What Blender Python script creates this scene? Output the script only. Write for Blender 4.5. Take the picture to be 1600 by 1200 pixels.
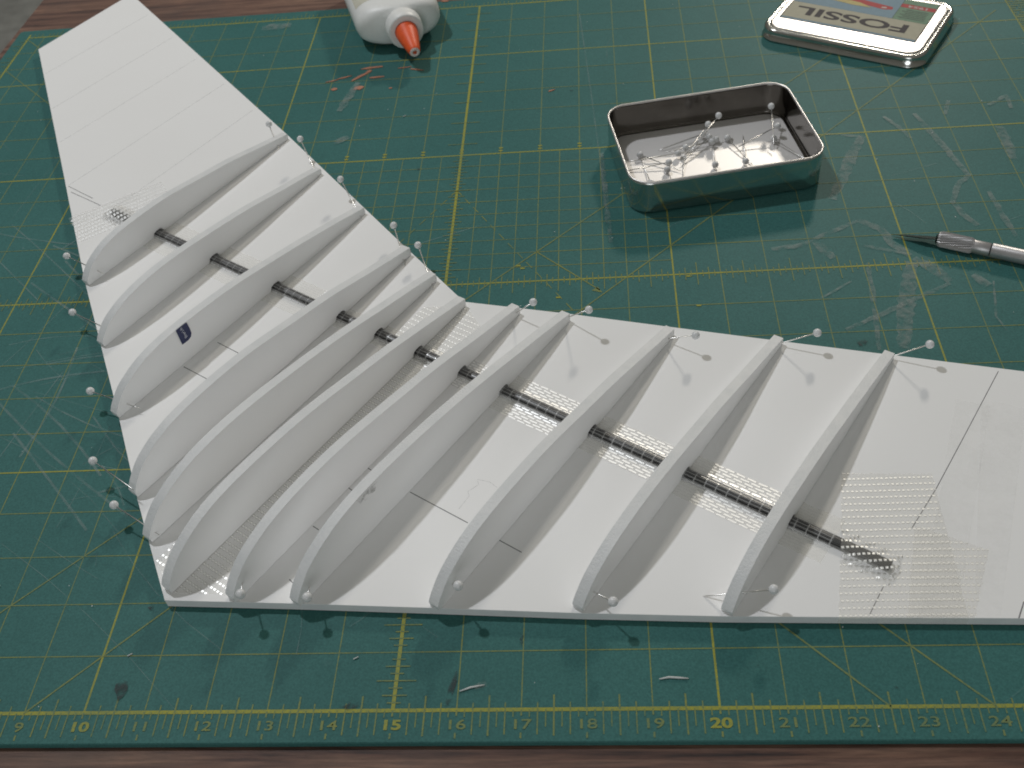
import bpy, bmesh, math, random
import numpy as np
from mathutils import Vector, Matrix, Quaternion

U = 0.0254                      # everything below is written in inches, Blender works in metres
random.seed(7)
sc = bpy.context.scene
for o in list(bpy.data.objects):
    bpy.data.objects.remove(o)
COL = sc.collection

# ------------------------------------------------------------------ camera
RR = np.array([[0.99499429, 0.03747265, -0.09264001],
               [-0.03684649, -0.72414537, -0.68866234],
               [-0.09289084, 0.68862855, -0.71913977]])      # rows: right, down, forward
CC = np.array([18.5225752, -7.3761654, 14.9136494])
FF = 1627.406
cd = bpy.data.cameras.new('camera')
cam = bpy.data.objects.new('camera', cd)
COL.objects.link(cam)
cd.sensor_width = 36.0
cd.lens = 36.0 * FF / 1600.0
cd.clip_start = 0.01
cd.clip_end = 60.0
r, d, f = RR
cam.matrix_world = Matrix(((r[0], -d[0], -f[0], CC[0] * U), (r[1], -d[1], -f[1], CC[1] * U),
                           (r[2], -d[2], -f[2], CC[2] * U), (0, 0, 0, 1)))
cd.dof.use_dof = True
cd.dof.focus_distance = 19.5 * U
cd.dof.aperture_fstop = 22.0
sc.camera = cam

# ------------------------------------------------------------------ light of the workshop
w = bpy.data.worlds.new('World')
sc.world = w
w.use_nodes = True
nt = w.node_tree
bgn = nt.nodes['Background']
tcw = nt.nodes.new('ShaderNodeTexCoord')
sep = nt.nodes.new('ShaderNodeSeparateXYZ')
mr = nt.nodes.new('ShaderNodeMapRange')
mr.inputs[1].default_value = -0.1
mr.inputs[2].default_value = 0.9
mxw = nt.nodes.new('ShaderNodeMix')
mxw.data_type = 'RGBA'
mxw.inputs[6].default_value = (0.34, 0.33, 0.27, 1)         # dim room round the bench
mxw.inputs[7].default_value = (0.86, 0.855, 0.77, 1)         # pale ceiling
nt.links.new(tcw.outputs['Generated'], sep.inputs[0])
nt.links.new(sep.outputs[2], mr.inputs[0])
nt.links.new(mr.outputs[0], mxw.inputs[0])
nt.links.new(mxw.outputs[2], bgn.inputs['Color'])
bgn.inputs['Strength'].default_value = 0.21


def lamp(name, loc, target, power, size, col):
    l = bpy.data.lights.new(name, 'AREA')
    l.shape = 'DISK'
    l.size = size * U
    l.energy = power
    l.color = col
    o = bpy.data.objects.new(name, l)
    COL.objects.link(o)
    o.location = Vector(loc) * U
    o.rotation_euler = (Vector(target) - Vector(loc)).to_track_quat('-Z', 'Y').to_euler()
    return o


lamp('ceiling_lamp', (-23.7, 47.0, 91.5), (18, 8, 0), 23.5, 5.0, (0.94, 0.965, 1.0))
lamp('bench_lamp', (47.8, 103.4, 55.6), (18, 8, 0), 20.5, 9.0, (1.0, 0.93, 0.81))
lamp('window_light', (14, -84, 24), (13, 6, 0), 9.5, 50.0, (0.92, 0.97, 1.0))

sc.view_settings.view_transform = 'Standard'
sc.view_settings.look = 'None'
sc.view_settings.exposure = 0.0
sc.view_settings.gamma = 1.0
sc.view_settings.use_curve_mapping = False
sc.render.engine = 'CYCLES'
sc.cycles.max_bounces = 12
sc.cycles.diffuse_bounces = 8
sc.cycles.filter_width = 1.8
sc.cycles.transparent_max_bounces = 16


# ------------------------------------------------------------------ helpers
def ray(u, v):
    return RR.T @ np.array([(u - 800) / FF, (v - 600) / FF, 1.0])


def at(u, v, z=0.0):
    """the point of height z (inches) that the photograph shows at pixel u, v"""
    q = ray(u, v)
    p = CC + q * (z - CC[2]) / q[2]
    return Vector(p)


def on_plane(u, v, p0, n):
    q = ray(u, v)
    p0, n = np.array(p0), np.array(n)
    return Vector(CC + q * np.dot(p0 - CC, n) / np.dot(q, n))


ORG = {}


def props(o, label=None, cat=None, group=None, kind=None):
    if label:
        o['label'] = label
    if cat:
        o['category'] = cat
    if group:
        o['group'] = group
    if kind:
        o['kind'] = kind
    return o


def thing(name, loc, label, cat, group=None):
    o = bpy.data.objects.new(name, None)
    COL.objects.link(o)
    o.empty_display_size = 0.01
    o.location = Vector(loc) * U
    ORG[o] = Vector(loc)
    return props(o, label, cat, group)


def mesh_from(name, verts, faces, mats, fmat=None, uvs=None, smooth=False, org=Vector((0, 0, 0))):
    m = bpy.data.meshes.new(name)
    m.from_pydata([((Vector(v) - org) * U)[:] for v in verts], [], faces)
    for x in (mats if isinstance(mats, (list, tuple)) else [mats]):
        m.materials.append(x)
    if fmat:
        m.polygons.foreach_set('material_index', fmat)
    if uvs:
        lay = m.uv_layers.new(name='UVMap')
        for lp in m.loops:
            lay.data[lp.index].uv = uvs[lp.vertex_index]
    if smooth is True:
        m.polygons.foreach_set('use_smooth', [True] * len(m.polygons))
    elif smooth:
        m.polygons.foreach_set('use_smooth', smooth)
    m.update()
    return m


def part(name, verts, faces, mats, parent=None, fmat=None, uvs=None, smooth=False, label=None, kind=None, fix=True):
    org = ORG.get(parent, Vector((0, 0, 0)))
    m = mesh_from(name, verts, faces, mats, fmat, uvs, smooth, org)
    if fix:
        bm = bmesh.new()
        bm.from_mesh(m)
        bmesh.ops.recalc_face_normals(bm, faces=bm.faces)
        bm.to_mesh(m)
        bm.free()
    o = bpy.data.objects.new(name, m)
    COL.objects.link(o)
    if parent is not None:
        o.parent = parent
    ORG[o] = org
    return props(o, label, None, None, kind)


class MB:
    def __init__(s):
        s.v, s.f = [], []

    def quad(s, a, b, c, d_):
        n = len(s.v)
        s.v += [Vector(a), Vector(b), Vector(c), Vector(d_)]
        s.f.append((n, n + 1, n + 2, n + 3))

    def rect(s, x0, y0, x1, y1, z):
        s.quad((x0, y0, z), (x1, y0, z), (x1, y1, z), (x0, y1, z))

    def line(s, a, b, wd, z):
        a, b = Vector((a[0], a[1], z)), Vector((b[0], b[1], z))
        t = (b - a)
        t.normalize()
        n = Vector((-t.y, t.x, 0)) * wd * 0.5
        s.quad(a - n, b - n, b + n, a + n)

    def poly(s, pts):
        n = len(s.v)
        s.v += [Vector(p) for p in pts]
        s.f.append(tuple(range(n, n + len(pts))))

    def loft(s, loops, cap0=True, cap1=True):
        base = len(s.v)
        k = len(loops[0])
        for lp in loops:
            s.v += [Vector(p) for p in lp]
        for i in range(len(loops) - 1):
            for j in range(k):
                a = base + i * k + j
                b = base + i * k + (j + 1) % k
                s.f.append((a, b, b + k, a + k))
        if cap0:
            s.f.append(tuple(base + j for j in range(k))[::-1])
        if cap1:
            s.f.append(tuple(base + (len(loops) - 1) * k + j for j in range(k)))


def ring(c, ax, radius, n=24, phase=0.0, sx=1.0):
    ax = Vector(ax).normalized()
    a = ax.cross(Vector((0, 0, 1)))
    if a.length < 1e-4:
        a = Vector((1, 0, 0))
    a.normalize()
    b = a.cross(ax)
    c = Vector(c)
    return [c + a * (radius * sx * math.cos(phase + 2 * math.pi * i / n)) + b * (radius * math.sin(phase + 2 * math.pi * i / n)) for i in range(n)]


# ------------------------------------------------------------------ materials
def mat(name):
    m = bpy.data.materials.new(name)
    m.use_nodes = True
    return m, m.node_tree, m.node_tree.nodes['Principled BSDF']


def N(t, kind, **kw):
    n = t.nodes.new('ShaderNode' + kind)
    for k, v in kw.items():
        setattr(n, k, v)
    return n


def noise(t, scale, detail=4, rough=0.55, vec=None, dist=0.0):
    n = N(t, 'TexNoise')
    n.inputs['Scale'].default_value = scale
    n.inputs['Detail'].default_value = detail
    n.inputs['Roughness'].default_value = rough
    n.inputs['Distortion'].default_value = dist
    if vec is not None:
        t.links.new(vec, n.inputs['Vector'])
    return n


def coords(t, scale=(1, 1, 1), rot=(0, 0, 0), kind='Object'):
    tc = N(t, 'TexCoord')
    mp = N(t, 'Mapping')
    mp.inputs['Scale'].default_value = scale
    mp.inputs['Rotation'].default_value = rot
    t.links.new(tc.outputs[kind], mp.inputs['Vector'])
    return mp.outputs['Vector']


def ramp(t, src, stops, interp='LINEAR'):
    rp = N(t, 'ValToRGB')
    rp.color_ramp.interpolation = interp
    els = rp.color_ramp.elements
    while len(els) < len(stops):
        els.new(0.5)
    for e, (p, c) in zip(els, stops):
        e.position = p
        e.color = (*c, 1) if len(c) == 3 else c
    t.links.new(src, rp.inputs[0])
    return rp


def mixc(t, fac, a, b, mode='MIX'):
    mx = N(t, 'Mix', data_type='RGBA', blend_type=mode)
    for sock, val in ((0, fac), (6, a), (7, b)):
        if hasattr(val, 'is_linked') or hasattr(val, 'links'):
            t.links.new(val, mx.inputs[sock])
        elif sock == 0:
            mx.inputs[0].default_value = val
        else:
            mx.inputs[sock].default_value = (*val, 1)
    return mx.outputs[2]


def bump(t, bs, src, strength, dist):
    b = N(t, 'Bump')
    b.inputs['Strength'].default_value = strength
    b.inputs['Distance'].default_value = dist * U
    t.links.new(src, b.inputs['Height'])
    t.links.new(b.outputs[0], bs.inputs['Normal'])


def simple(name, col, rough=0.5, metal=0.0, spec=0.5, vary=0.06, nscale=300, bmp=0.0):
    m, t, b = mat(name)
    n = noise(t, nscale, 3, vec=coords(t))
    lo = tuple(c * (1 - vary) for c in col)
    hi = tuple(min(1, c * (1 + vary)) for c in col)
    rp = ramp(t, n.outputs[0], [(0.3, lo), (0.7, hi)])
    t.links.new(rp.outputs[0], b.inputs['Base Color'])
    b.inputs['Roughness'].default_value = rough
    b.inputs['Metallic'].default_value = metal
    b.inputs['Specular IOR Level'].default_value = spec
    if bmp:
        bump(t, b, n.outputs[0], bmp, 0.01)
    return m


M = {}
# paper skin of the foam board: off white, faint cloudiness
m, t, b = mat('paper_skin')
v = coords(t)
n1 = noise(t, 9, 4, vec=v)
n2 = noise(t, 700, 2, vec=v)
c1 = ramp(t, n1.outputs[0], [(0.3, (0.885, 0.883, 0.882)), (0.7, (0.91, 0.909, 0.912))])
t.links.new(c1.outputs[0], b.inputs['Base Color'])
b.inputs['Roughness'].default_value = 0.62
b.inputs['Specular IOR Level'].default_value = 0.3
und = noise(t, 26, 2, vec=v)
adu = N(t, 'Math', operation='MULTIPLY_ADD')
t.links.new(und.outputs[0], adu.inputs[0])
adu.inputs[1].default_value = 14.0
t.links.new(n2.outputs[0], adu.inputs[2])
bump(t, b, adu.outputs[0], 0.10, 0.004)
M['paper'] = m
# cut foam edge: faintly blue, tiny cells that sparkle
m, t, b = mat('cut_foam')
v = coords(t)
n1 = noise(t, 900, 3, 0.7, vec=v)
n2 = noise(t, 120, 3, vec=v)
c1 = ramp(t, n2.outputs[0], [(0.3, (0.73, 0.745, 0.755)), (0.7, (0.80, 0.805, 0.81))])
t.links.new(c1.outputs[0], b.inputs['Base Color'])
b.inputs['Roughness'].default_value = 0.45
b.inputs['Subsurface Weight'].default_value = 0.0
bump(t, b, n1.outputs[0], 0.8, 0.016)
M['foam'] = m
# cutting mat vinyl
m, t, b = mat('mat_vinyl')
v = coords(t)
n1 = noise(t, 7, 5, 0.6, vec=v)
n2 = noise(t, 1100, 2, vec=v)
n3 = noise(t, 60, 5, 0.7, vec=v)
c1 = ramp(t, n1.outputs[0], [(0.25, (0.040, 0.140, 0.132)), (0.75, (0.056, 0.172, 0.162))])
c2 = ramp(t, n2.outputs[0], [(0.3, (0.75, 0.78, 0.78)), (0.75, (1.2, 1.2, 1.2))])
c3 = ramp(t, n3.outputs[0], [(0.66, (0, 0, 0)), (0.80, (1, 1, 1))])
cc = mixc(t, 0.8, c1.outputs[0], c2.outputs[0], 'MULTIPLY')
sc1 = N(t, 'Math', operation='MULTIPLY')
t.links.new(c3.outputs[0], sc1.inputs[0])
sc1.inputs[1].default_value = 0.10
cc = mixc(t, sc1.outputs[0], cc, (0.20, 0.25, 0.24))
t.links.new(cc, b.inputs['Base Color'])
b.inputs['Roughness'].default_value = 0.55
b.inputs['Specular IOR Level'].default_value = 0.14
bump(t, b, n2.outputs[0], 0.25, 0.006)
M['mat'] = m


def ink(name, col, lo, hi, under=(0.048, 0.156, 0.147)):
    m, t, b = mat(name)
    v = coords(t)
    n1 = noise(t, 16, 6, 0.7, vec=v)
    n2 = noise(t, 900, 2, 0.6, vec=v)
    ad = N(t, 'Math', operation='ADD')
    t.links.new(n1.outputs[0], ad.inputs[0])
    t.links.new(n2.outputs[0], ad.inputs[1])
    rp = ramp(t, ad.outputs[0], [(0.36, (lo,) * 3), (0.66, (hi,) * 3)])
    mp_ = N(t, 'Math', operation='MULTIPLY')
    mp_.inputs[1].default_value = 0.5
    t.links.new(ad.outputs[0], mp_.inputs[0])
    t.links.new(mp_.outputs[0], rp.inputs[0])
    t.links.new(mixc(t, rp.outputs[0], under, col), b.inputs['Base Color'])
    b.inputs['Roughness'].default_value = 0.55
    b.inputs['Specular IOR Level'].default_value = 0.14
    return m


M['ink'] = ink('yellow_print', (0.34, 0.325, 0.05), 0.2, 0.8)
M['ink_bold'] = ink('yellow_print_bold', (0.40, 0.375, 0.04), 0.45, 1.0)
M['ink_faint'] = ink('yellow_print_faint', (0.34, 0.33, 0.04), 0.2, 0.7)
M['fleck'] = simple('dried_orange_paint', (0.45, 0.19, 0.115), 0.6, vary=0.15)
M['lint'] = simple('white_foam_crumb', (0.6, 0.62, 0.62), 0.7)


def film(name, col, rough, alo, ahi, scale, thr=(0.35, 0.65), vec=None, rowdir=None):
    m, t, b = mat(name)
    v = coords(t)
    n1 = noise(t, scale, 6, 0.68, vec=v)
    b.inputs['Base Color'].default_value = (*col, 1)
    b.inputs['Roughness'].default_value = rough
    rp = ramp(t, n1.outputs[0], [(thr[0], (alo,) * 3), (thr[1], (ahi,) * 3)])
    t.links.new(rp.outputs[0], b.inputs['Alpha'])
    return m


M['scratch'] = film('knife_scratch', (0.34, 0.43, 0.42), 0.55, 0.04, 0.34, 60)
M['scratch_dark'] = film('dark_stain', (0.012, 0.025, 0.025), 0.6, 0.0, 0.75, 240, (0.40, 0.62))
M['smear'] = film('glue_residue', (0.36, 0.40, 0.38), 0.6, 0.02, 0.42, 170, (0.38, 0.68))
M['clear_tape'] = film('clear_tape', (0.82, 0.82, 0.81), 0.3, 0.0, 0.12, 60)


def strap(name, pu, pv, du, dv_, stagger, alpha_thread, alpha_film, thread, filmcol=(0.70, 0.68, 0.63), rough=0.3, gloss=0.0):
    """filament tape: short glossy threads (du by dv, every pu by pv inches) crossing a clear film; UV in inches"""
    m, t, b = mat(name)
    tc = N(t, 'TexCoord')
    nz = noise(t, 5, 3, vec=tc.outputs['UV'])
    sclv = N(t, 'VectorMath', operation='SCALE')
    sclv.inputs['Scale'].default_value = 0.014
    t.links.new(nz.outputs[1], sclv.inputs[0])
    dvv = N(t, 'VectorMath', operation='ADD')
    t.links.new(tc.outputs['UV'], dvv.inputs[0])
    t.links.new(sclv.outputs[0], dvv.inputs[1])
    sp = N(t, 'SeparateXYZ')
    t.links.new(dvv.outputs[0], sp.inputs[0])

    def mth(op, a, b_=None):
        q = N(t, 'Math', operation=op)
        for k_, x in enumerate((a, b_)):
            if x is None:
                continue
            if isinstance(x, (int, float)):
                q.inputs[k_].default_value = x
            else:
                t.links.new(x, q.inputs[k_])
        return q.outputs[0]
    vr = mth('DIVIDE', sp.outputs[1], pv)
    row = mth('FLOOR', vr)
    ur = mth('ADD', mth('DIVIDE', sp.outputs[0], pu), mth('MULTIPLY', row, stagger))
    fu = mth('ABSOLUTE', mth('SUBTRACT', mth('FRACT', ur), 0.5))
    fv = mth('ABSOLUTE', mth('SUBTRACT', mth('FRACT', vr), 0.5))

    def edge(x, half, soft):
        q = N(t, 'MapRange', interpolation_type='SMOOTHSTEP')
        q.inputs[1].default_value = half + soft
        q.inputs[2].default_value = half - soft
        t.links.new(x, q.inputs[0])
        return q.outputs[0]
    mask = mth('MULTIPLY', edge(fu, du / pu / 2, 0.05), edge(fv, dv_ / pv / 2, 0.09))
    mr_ = N(t, 'MapRange')
    mr_.inputs[3].default_value = alpha_film
    mr_.inputs[4].default_value = alpha_thread
    t.links.new(mask, mr_.inputs[0])
    t.links.new(mr_.outputs[0], b.inputs['Alpha'])
    t.links.new(mixc(t, mask, filmcol, thread), b.inputs['Base Color'])
    b.inputs['Roughness'].default_value = rough
    b.inputs['IOR'].default_value = 1.75
    b.inputs['Specular IOR Level'].default_value = 0.9
    t.links.new(mth('MULTIPLY', mask, gloss), b.inputs['Metallic'])
    return m


W_ = (0.93, 0.93, 0.91)
M['strap'] = strap('strapping_tape_bright', 0.21, 0.064, 0.175, 0.040, 0.5, 0.97, 0.12, (0.99, 0.99, 0.98), (0.76, 0.74, 0.70), 0.5, 1.0)
M['strap_faint'] = strap('strapping_tape_faint', 0.21, 0.064, 0.175, 0.036, 0.5, 0.26, 0.22, (0.95, 0.94, 0.90), (0.86, 0.84, 0.77), 0.45)
M['strap_dots'] = strap('strapping_tape_dotted', 0.078, 0.135, 0.046, 0.040, 0.0, 0.97, 0.15, (0.99, 0.99, 0.97), (0.76, 0.74, 0.68), 0.5, 0.9)
M['strap_weave'] = strap('strapping_tape_woven', 0.085, 0.155, 0.06, 0.10, 0.5, 0.7, 0.10, (0.97, 0.97, 0.96), (0.72, 0.70, 0.66), 0.5, 0.7)
M['rod_film'] = strap('tape_over_rod', 0.21, 0.06, 0.188, 0.049, 0.0, 0.0, 0.48, (0.5, 0.5, 0.5), (0.85, 0.85, 0.85), 0.2)
# carbon rod seen through tape threads
m, t, b = mat('carbon_rod')
tc = N(t, 'TexCoord')
wv = N(t, 'TexWave', wave_type='BANDS', bands_direction='Y')
wv.inputs['Scale'].default_value = 14
wv.inputs['Distortion'].default_value = 1.5
wv.inputs['Detail'].default_value = 3
t.links.new(tc.outputs['UV'], wv.inputs['Vector'])
c1 = ramp(t, wv.outputs[0], [(0.45, (0.012, 0.012, 0.013)), (0.95, (0.16, 0.16, 0.16))])
t.links.new(c1.outputs[0], b.inputs['Base Color'])
b.inputs['Roughness'].default_value = 0.3
M['carbon'] = m
# faint mesh of the tape over the rod
M['rod_thread'] = simple('tape_thread', (0.75, 0.75, 0.74), 0.3)
# tin
m, t, b = mat('tin_plate')
v = coords(t, (1, 1, 14))
n1 = noise(t, 60, 4, vec=v)
n0 = noise(t, 25, 5, 0.7, vec=coords(t))
rr_ = ramp(t, n1.outputs[0], [(0.3, (0.11,) * 3), (0.8, (0.22,) * 3)])
cr_ = ramp(t, n0.outputs[0], [(0.3, (0.54, 0.54, 0.52)), (0.7, (0.66, 0.655, 0.63))])
t.links.new(cr_.outputs[0], b.inputs['Base Color'])
b.inputs['Metallic'].default_value = 1.0
t.links.new(rr_.outputs[0], b.inputs['Roughness'])
M['tin'] = m
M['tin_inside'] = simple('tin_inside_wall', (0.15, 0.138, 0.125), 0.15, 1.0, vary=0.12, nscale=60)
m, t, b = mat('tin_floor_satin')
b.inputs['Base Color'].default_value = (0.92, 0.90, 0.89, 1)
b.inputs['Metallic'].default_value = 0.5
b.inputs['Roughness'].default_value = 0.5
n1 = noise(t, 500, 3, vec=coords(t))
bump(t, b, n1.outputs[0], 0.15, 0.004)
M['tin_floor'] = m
m, t, b = mat('tin_satin')
v = coords(t)
n1 = noise(t, 500, 3, vec=v)
b.inputs['Base Color'].default_value = (0.72, 0.70, 0.69, 1)
b.inputs['Metallic'].default_value = 1.0
b.inputs['Roughness'].default_value = 0.42
bump(t, b, n1.outputs[0], 0.15, 0.004)
M['tin_satin'] = m
M['steel'] = simple('pin_steel', (0.78, 0.77, 0.75), 0.34, 1.0, vary=0.02)
M['bead'] = simple('white_bead', (0.74, 0.75, 0.76), 0.25, vary=0.02)
M['blade'] = simple('blade_steel', (0.05, 0.058, 0.055), 0.36, 1.0, vary=0.05)
M['blade_edge'] = simple('blade_bevel', (0.14, 0.155, 0.15), 0.35, 1.0, vary=0.05)
M['alu'] = simple('brushed_aluminium', (0.50, 0.485, 0.49), 0.42, 0.7, vary=0.06, nscale=150)
M['groove'] = simple('dark_groove', (0.03, 0.03, 0.03), 0.6)
M['bottle'] = simple('white_plastic', (0.84, 0.845, 0.83), 0.42, vary=0.02)
M['orange'] = simple('orange_plastic', (0.88, 0.11, 0.02), 0.48, vary=0.05)
M['dried'] = simple('dried_glue', (0.75, 0.66, 0.62), 0.4, vary=0.1)
M['cream'] = simple('cream_label', (0.62, 0.60, 0.50), 0.5)
M['navy'] = simple('navy_print', (0.010, 0.018, 0.085), 0.45)
M['white_ink'] = simple('white_print', (0.75, 0.76, 0.8), 0.5)
M['pencil'] = simple('pencil_line', (0.20, 0.20, 0.21), 0.6, vary=0.3, nscale=900)
M['pencil_soft'] = film('faint_pencil_line', (0.42, 0.42, 0.43), 0.6, 0.06, 0.26, 500)
M['smudge'] = film('grey_smudge', (0.16, 0.155, 0.14), 0.7, 0.0, 0.55, 260, (0.47, 0.64))
M['p_beige'] = simple('print_beige', (0.42, 0.40, 0.31), 0.62, 0.0, 0.15, vary=0.04)
M['p_blue'] = simple('print_blue', (0.21, 0.30, 0.36), 0.62, 0.0, 0.15, vary=0.05)
M['p_green'] = simple('print_green', (0.17, 0.27, 0.19), 0.62, 0.0, 0.15, vary=0.12, nscale=500)
M['p_red'] = simple('print_red', (0.42, 0.075, 0.075), 0.62, 0.0, 0.15, vary=0.06)
M['p_yellow'] = simple('print_yellow', (0.50, 0.42, 0.19), 0.62, 0.0, 0.15, vary=0.06)
M['p_dark'] = simple('print_charcoal', (0.055, 0.05, 0.055), 0.62, 0.0, 0.15)
M['p_pale'] = simple('print_pale', (0.5, 0.45, 0.42), 0.62, 0.0, 0.15)
# bench wood: reddish brown boards, dark grain along x
m, t, b = mat('bench_wood')
v = coords(t, (1.0, 16, 16))
n1 = noise(t, 9, 6, 0.65, vec=v, dist=0.4)
n2 = noise(t, 55, 5, 0.7, vec=v)
n3 = noise(t, 14, 4, vec=coords(t))
c1 = ramp(t, n1.outputs[0], [(0.33, (0.024, 0.013, 0.012)), (0.46, (0.13, 0.062, 0.044)), (0.68, (0.27, 0.15, 0.10))])
c2 = ramp(t, n2.outputs[0], [(0.3, (0.45, 0.45, 0.45)), (0.65, (1.1, 1.1, 1.1))])
c3 = ramp(t, n3.outputs[0], [(0.50, (0, 0, 0)), (0.75, (0.6, 0.6, 0.6))])
cc = mixc(t, 0.85, c1.outputs[0], c2.outputs[0], 'MULTIPLY')
cc = mixc(t, c3.outputs[0], cc, (0.05, 0.042, 0.042))
t.links.new(cc, b.inputs['Base Color'])
b.inputs['Roughness'].default_value = 0.6
bump(t, b, n2.outputs[0], 0.4, 0.02)
M['wood'] = m
M['floor'] = simple('grey_floor', (0.30, 0.30, 0.285), 0.8, vary=0.2, nscale=20)


def text_mesh(body, size, sx=1.0, bold=0.0):
    """verts (2D, centred) and faces of flat lettering"""
    cu = bpy.data.curves.new('lettering', 'FONT')
    cu.body = body
    cu.size = size
    cu.align_x = 'CENTER'
    cu.align_y = 'CENTER'
    cu.offset = bold
    cu.resolution_u = 4
    o = bpy.data.objects.new('lettering_tmp', cu)
    COL.objects.link(o)
    bpy.context.view_layer.update()
    me = o.to_mesh()
    vs = [(p.co.x * sx, p.co.y) for p in me.vertices]
    fs = [tuple(p.vertices) for p in me.polygons]
    o.to_mesh_clear()
    bpy.data.objects.remove(o)
    bpy.data.curves.remove(cu)
    return vs, fs


# ------------------------------------------------------------------ setting: floor, bench
fl = part('floor', [(-60, -40, -32), (90, -40, -32), (90, 120, -32), (-60, 120, -32)], [(0, 1, 2, 3)], M['floor'])
props(fl, 'grey workshop floor far below the corner of the bench', None, None, 'structure')
mb = MB()
e0, e1 = at(66, 0, -0.12), at(-2, 84, -0.12)
tdir = (e0 - e1).normalized()
pL0 = e1 - tdir * 34
pL1 = e0 + tdir * 8
outl = [(pL0.x, pL0.y), (46, pL0.y), (46, pL1.y), (pL1.x, pL1.y)]
mb.loft([[(x, y, -1.4) for x, y in outl], [(x, y, -0.17) for x, y in outl], [(x + (0.04 if i in (0, 3) else -0.04), y, -0.125) for i, (x, y) in enumerate(outl)]])
tb = part('bench_top', mb.v, mb.f, M['wood'])
props(tb, 'worn reddish brown wooden bench top under the mat', None, None, 'structure')

# ------------------------------------------------------------------ cutting mat
MX0, MY0, MX1, MY1 = 0.0, -0.52, 35.5, 23.5
mt = thing('cutting_mat', (17.5, 11.5, -0.12), 'dark teal cutting mat with yellow inch grid on the bench', 'cutting mat')


def rrect(hx, hy, rad, n=6):
    pts = []
    for cx, cy, a0 in ((hx - rad, hy - rad, 0), (-hx + rad, hy - rad, 90), (-hx + rad, -hy + rad, 180), (hx - rad, -hy + rad, 270)):
        for i in range(n + 1):
            a = math.radians(a0 + 90 * i / n)
            pts.append((cx + rad * math.cos(a), cy + rad * math.sin(a)))
    return pts


mcx, mcy, mhx, mhy = (MX0 + MX1) / 2, (MY0 + MY1) / 2, (MX1 - MX0) / 2, (MY1 - MY0) / 2
mb = MB()
mb.loft([[(mcx + x, mcy + y, z) for x, y in rrect(mhx - i, mhy - i, 0.12)] for i, z in ((0.0, -0.118), (0.0, -0.02), (0.015, 0.0))])
body = part('mat_body', mb.v, mb.f, M['mat'], mt)
Z1, Z2, Z3, Z4 = 0.0025, 0.0045, 0.0065, 0.0085
X0G = 0.45
thin, bold, faint = MB(), MB(), MB()
for i in range(1, 36):
    (bold if i % 5 == 0 else thin).line((i, 0), (i, 23), 0.036 if i % 5 == 0 else 0.020, Z1)
for j in range(1, 23):
    if j % 5 == 0:
        bold.line((X0G, j), (35, j), 0.044 if j in (10, 15) else 0.034, Z2)
    else:
        thin.line((X0G, j), (35, j), 0.021, Z2)
bold.line((X0G, 0), (35, 0), 0.062, Z2)
bold.line((X0G, 23), (35, 23), 0.05, Z2)
bold.line((X0G, -0.02), (X0G, 23.2), 0.06, Z1)
bold.line((35, 0), (35, 23), 0.05, Z1)
bold.line((15, 0), (15, 23), 0.062, Z3)
for i in range(8, 35 * 8):                                  # bottom ruler
    x = i / 8
    k = i % 8
    if k == 0:
        thin.line((x, -0.10), (x, 0), 0.028, Z3)
        thin.line((x, -0.37), (x, -0.46), 0.03, Z3)
    elif k == 4:
        thin.line((x, -0.42), (x, 0.24), 0.028, Z3)
    elif k in (2, 6):
        thin.line((x, -0.40), (x, 0.12), 0.022, Z3)
    else:
        faint.line((x, -0.28 if k in (3, 5) else -0.12), (x, 0), 0.02, Z3)
for j in range(1, 23 * 8):                                  # left border ruler and the ruler up the line at fifteen
    y = j / 8
    k = j % 8
    if k:
        faint.line((X0G - (0.36 if k == 4 else 0.25 if k % 2 == 0 else 0.12), y), (X0G, y), 0.02, Z3)
    if k and y < 15:
        h = 0.32 if k == 4 else 0.2 if k % 2 == 0 else 0.11
        thin.line((15 - h, y), (15 + h, y), 0.022, Z4)
    elif k == 4:
        thin.line((14.62, y), (15.38, y), 0.022, Z4)
for i in range(1, 35 * 8):                                  # ruler along the line at ten, top ruler
    x = i / 8
    k = i % 8
    if k and not (7.2 < x < 15):
        h = 0.37 if k == 4 else 0.20 if k % 2 == 0 else 0.10
        thin.line((x, 10 - h), (x, 10 + h), 0.02, Z4)
    if k and x > 0.5:
        faint.line((x, 23), (x, 23 + (0.36 if k == 4 else 0.2)), 0.02, Z4)
for i in range(20):                                         # half inch grid in the middle
    if i % 2:
        thin.line((10 + i / 2, 10), (10 + i / 2, 15), 0.018, Z1)
for j in range(10):
    if j % 2:
        thin.line((10, 10 + j / 2), (20, 10 + j / 2), 0.018, Z2)
for x0 in (6, 9):                                           # forty five degree lines
    thin.line((x0, 0), (x0 + (20.6 if x0 == 9 else 23), 20.6 if x0 == 9 else 23), 0.03, Z3)
thin.line((17, 11), (18.4, 9.6), 0.03, Z3)
for x0 in (22.5, 24):
    thin.line((x0, 0), (x0 - 10, 10), 0.03, Z3)
thin.line((X0G, 22.9), (6.5, 16.9), 0.026, Z3)
thin.line((X0G, 21), (6.5, 15), 0.026, Z3)
for sgn in (-1, 1):                                         # sixty degree dashes from the middle line
    for k in range(13):
        a, b2 = k * 0.42, k * 0.42 + 0.25
        thin.line((15 + sgn * a * 0.53, 13.5 - a * 0.848), (15 + sgn * b2 * 0.53, 13.5 - b2 * 0.848), 0.024, Z3)
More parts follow.
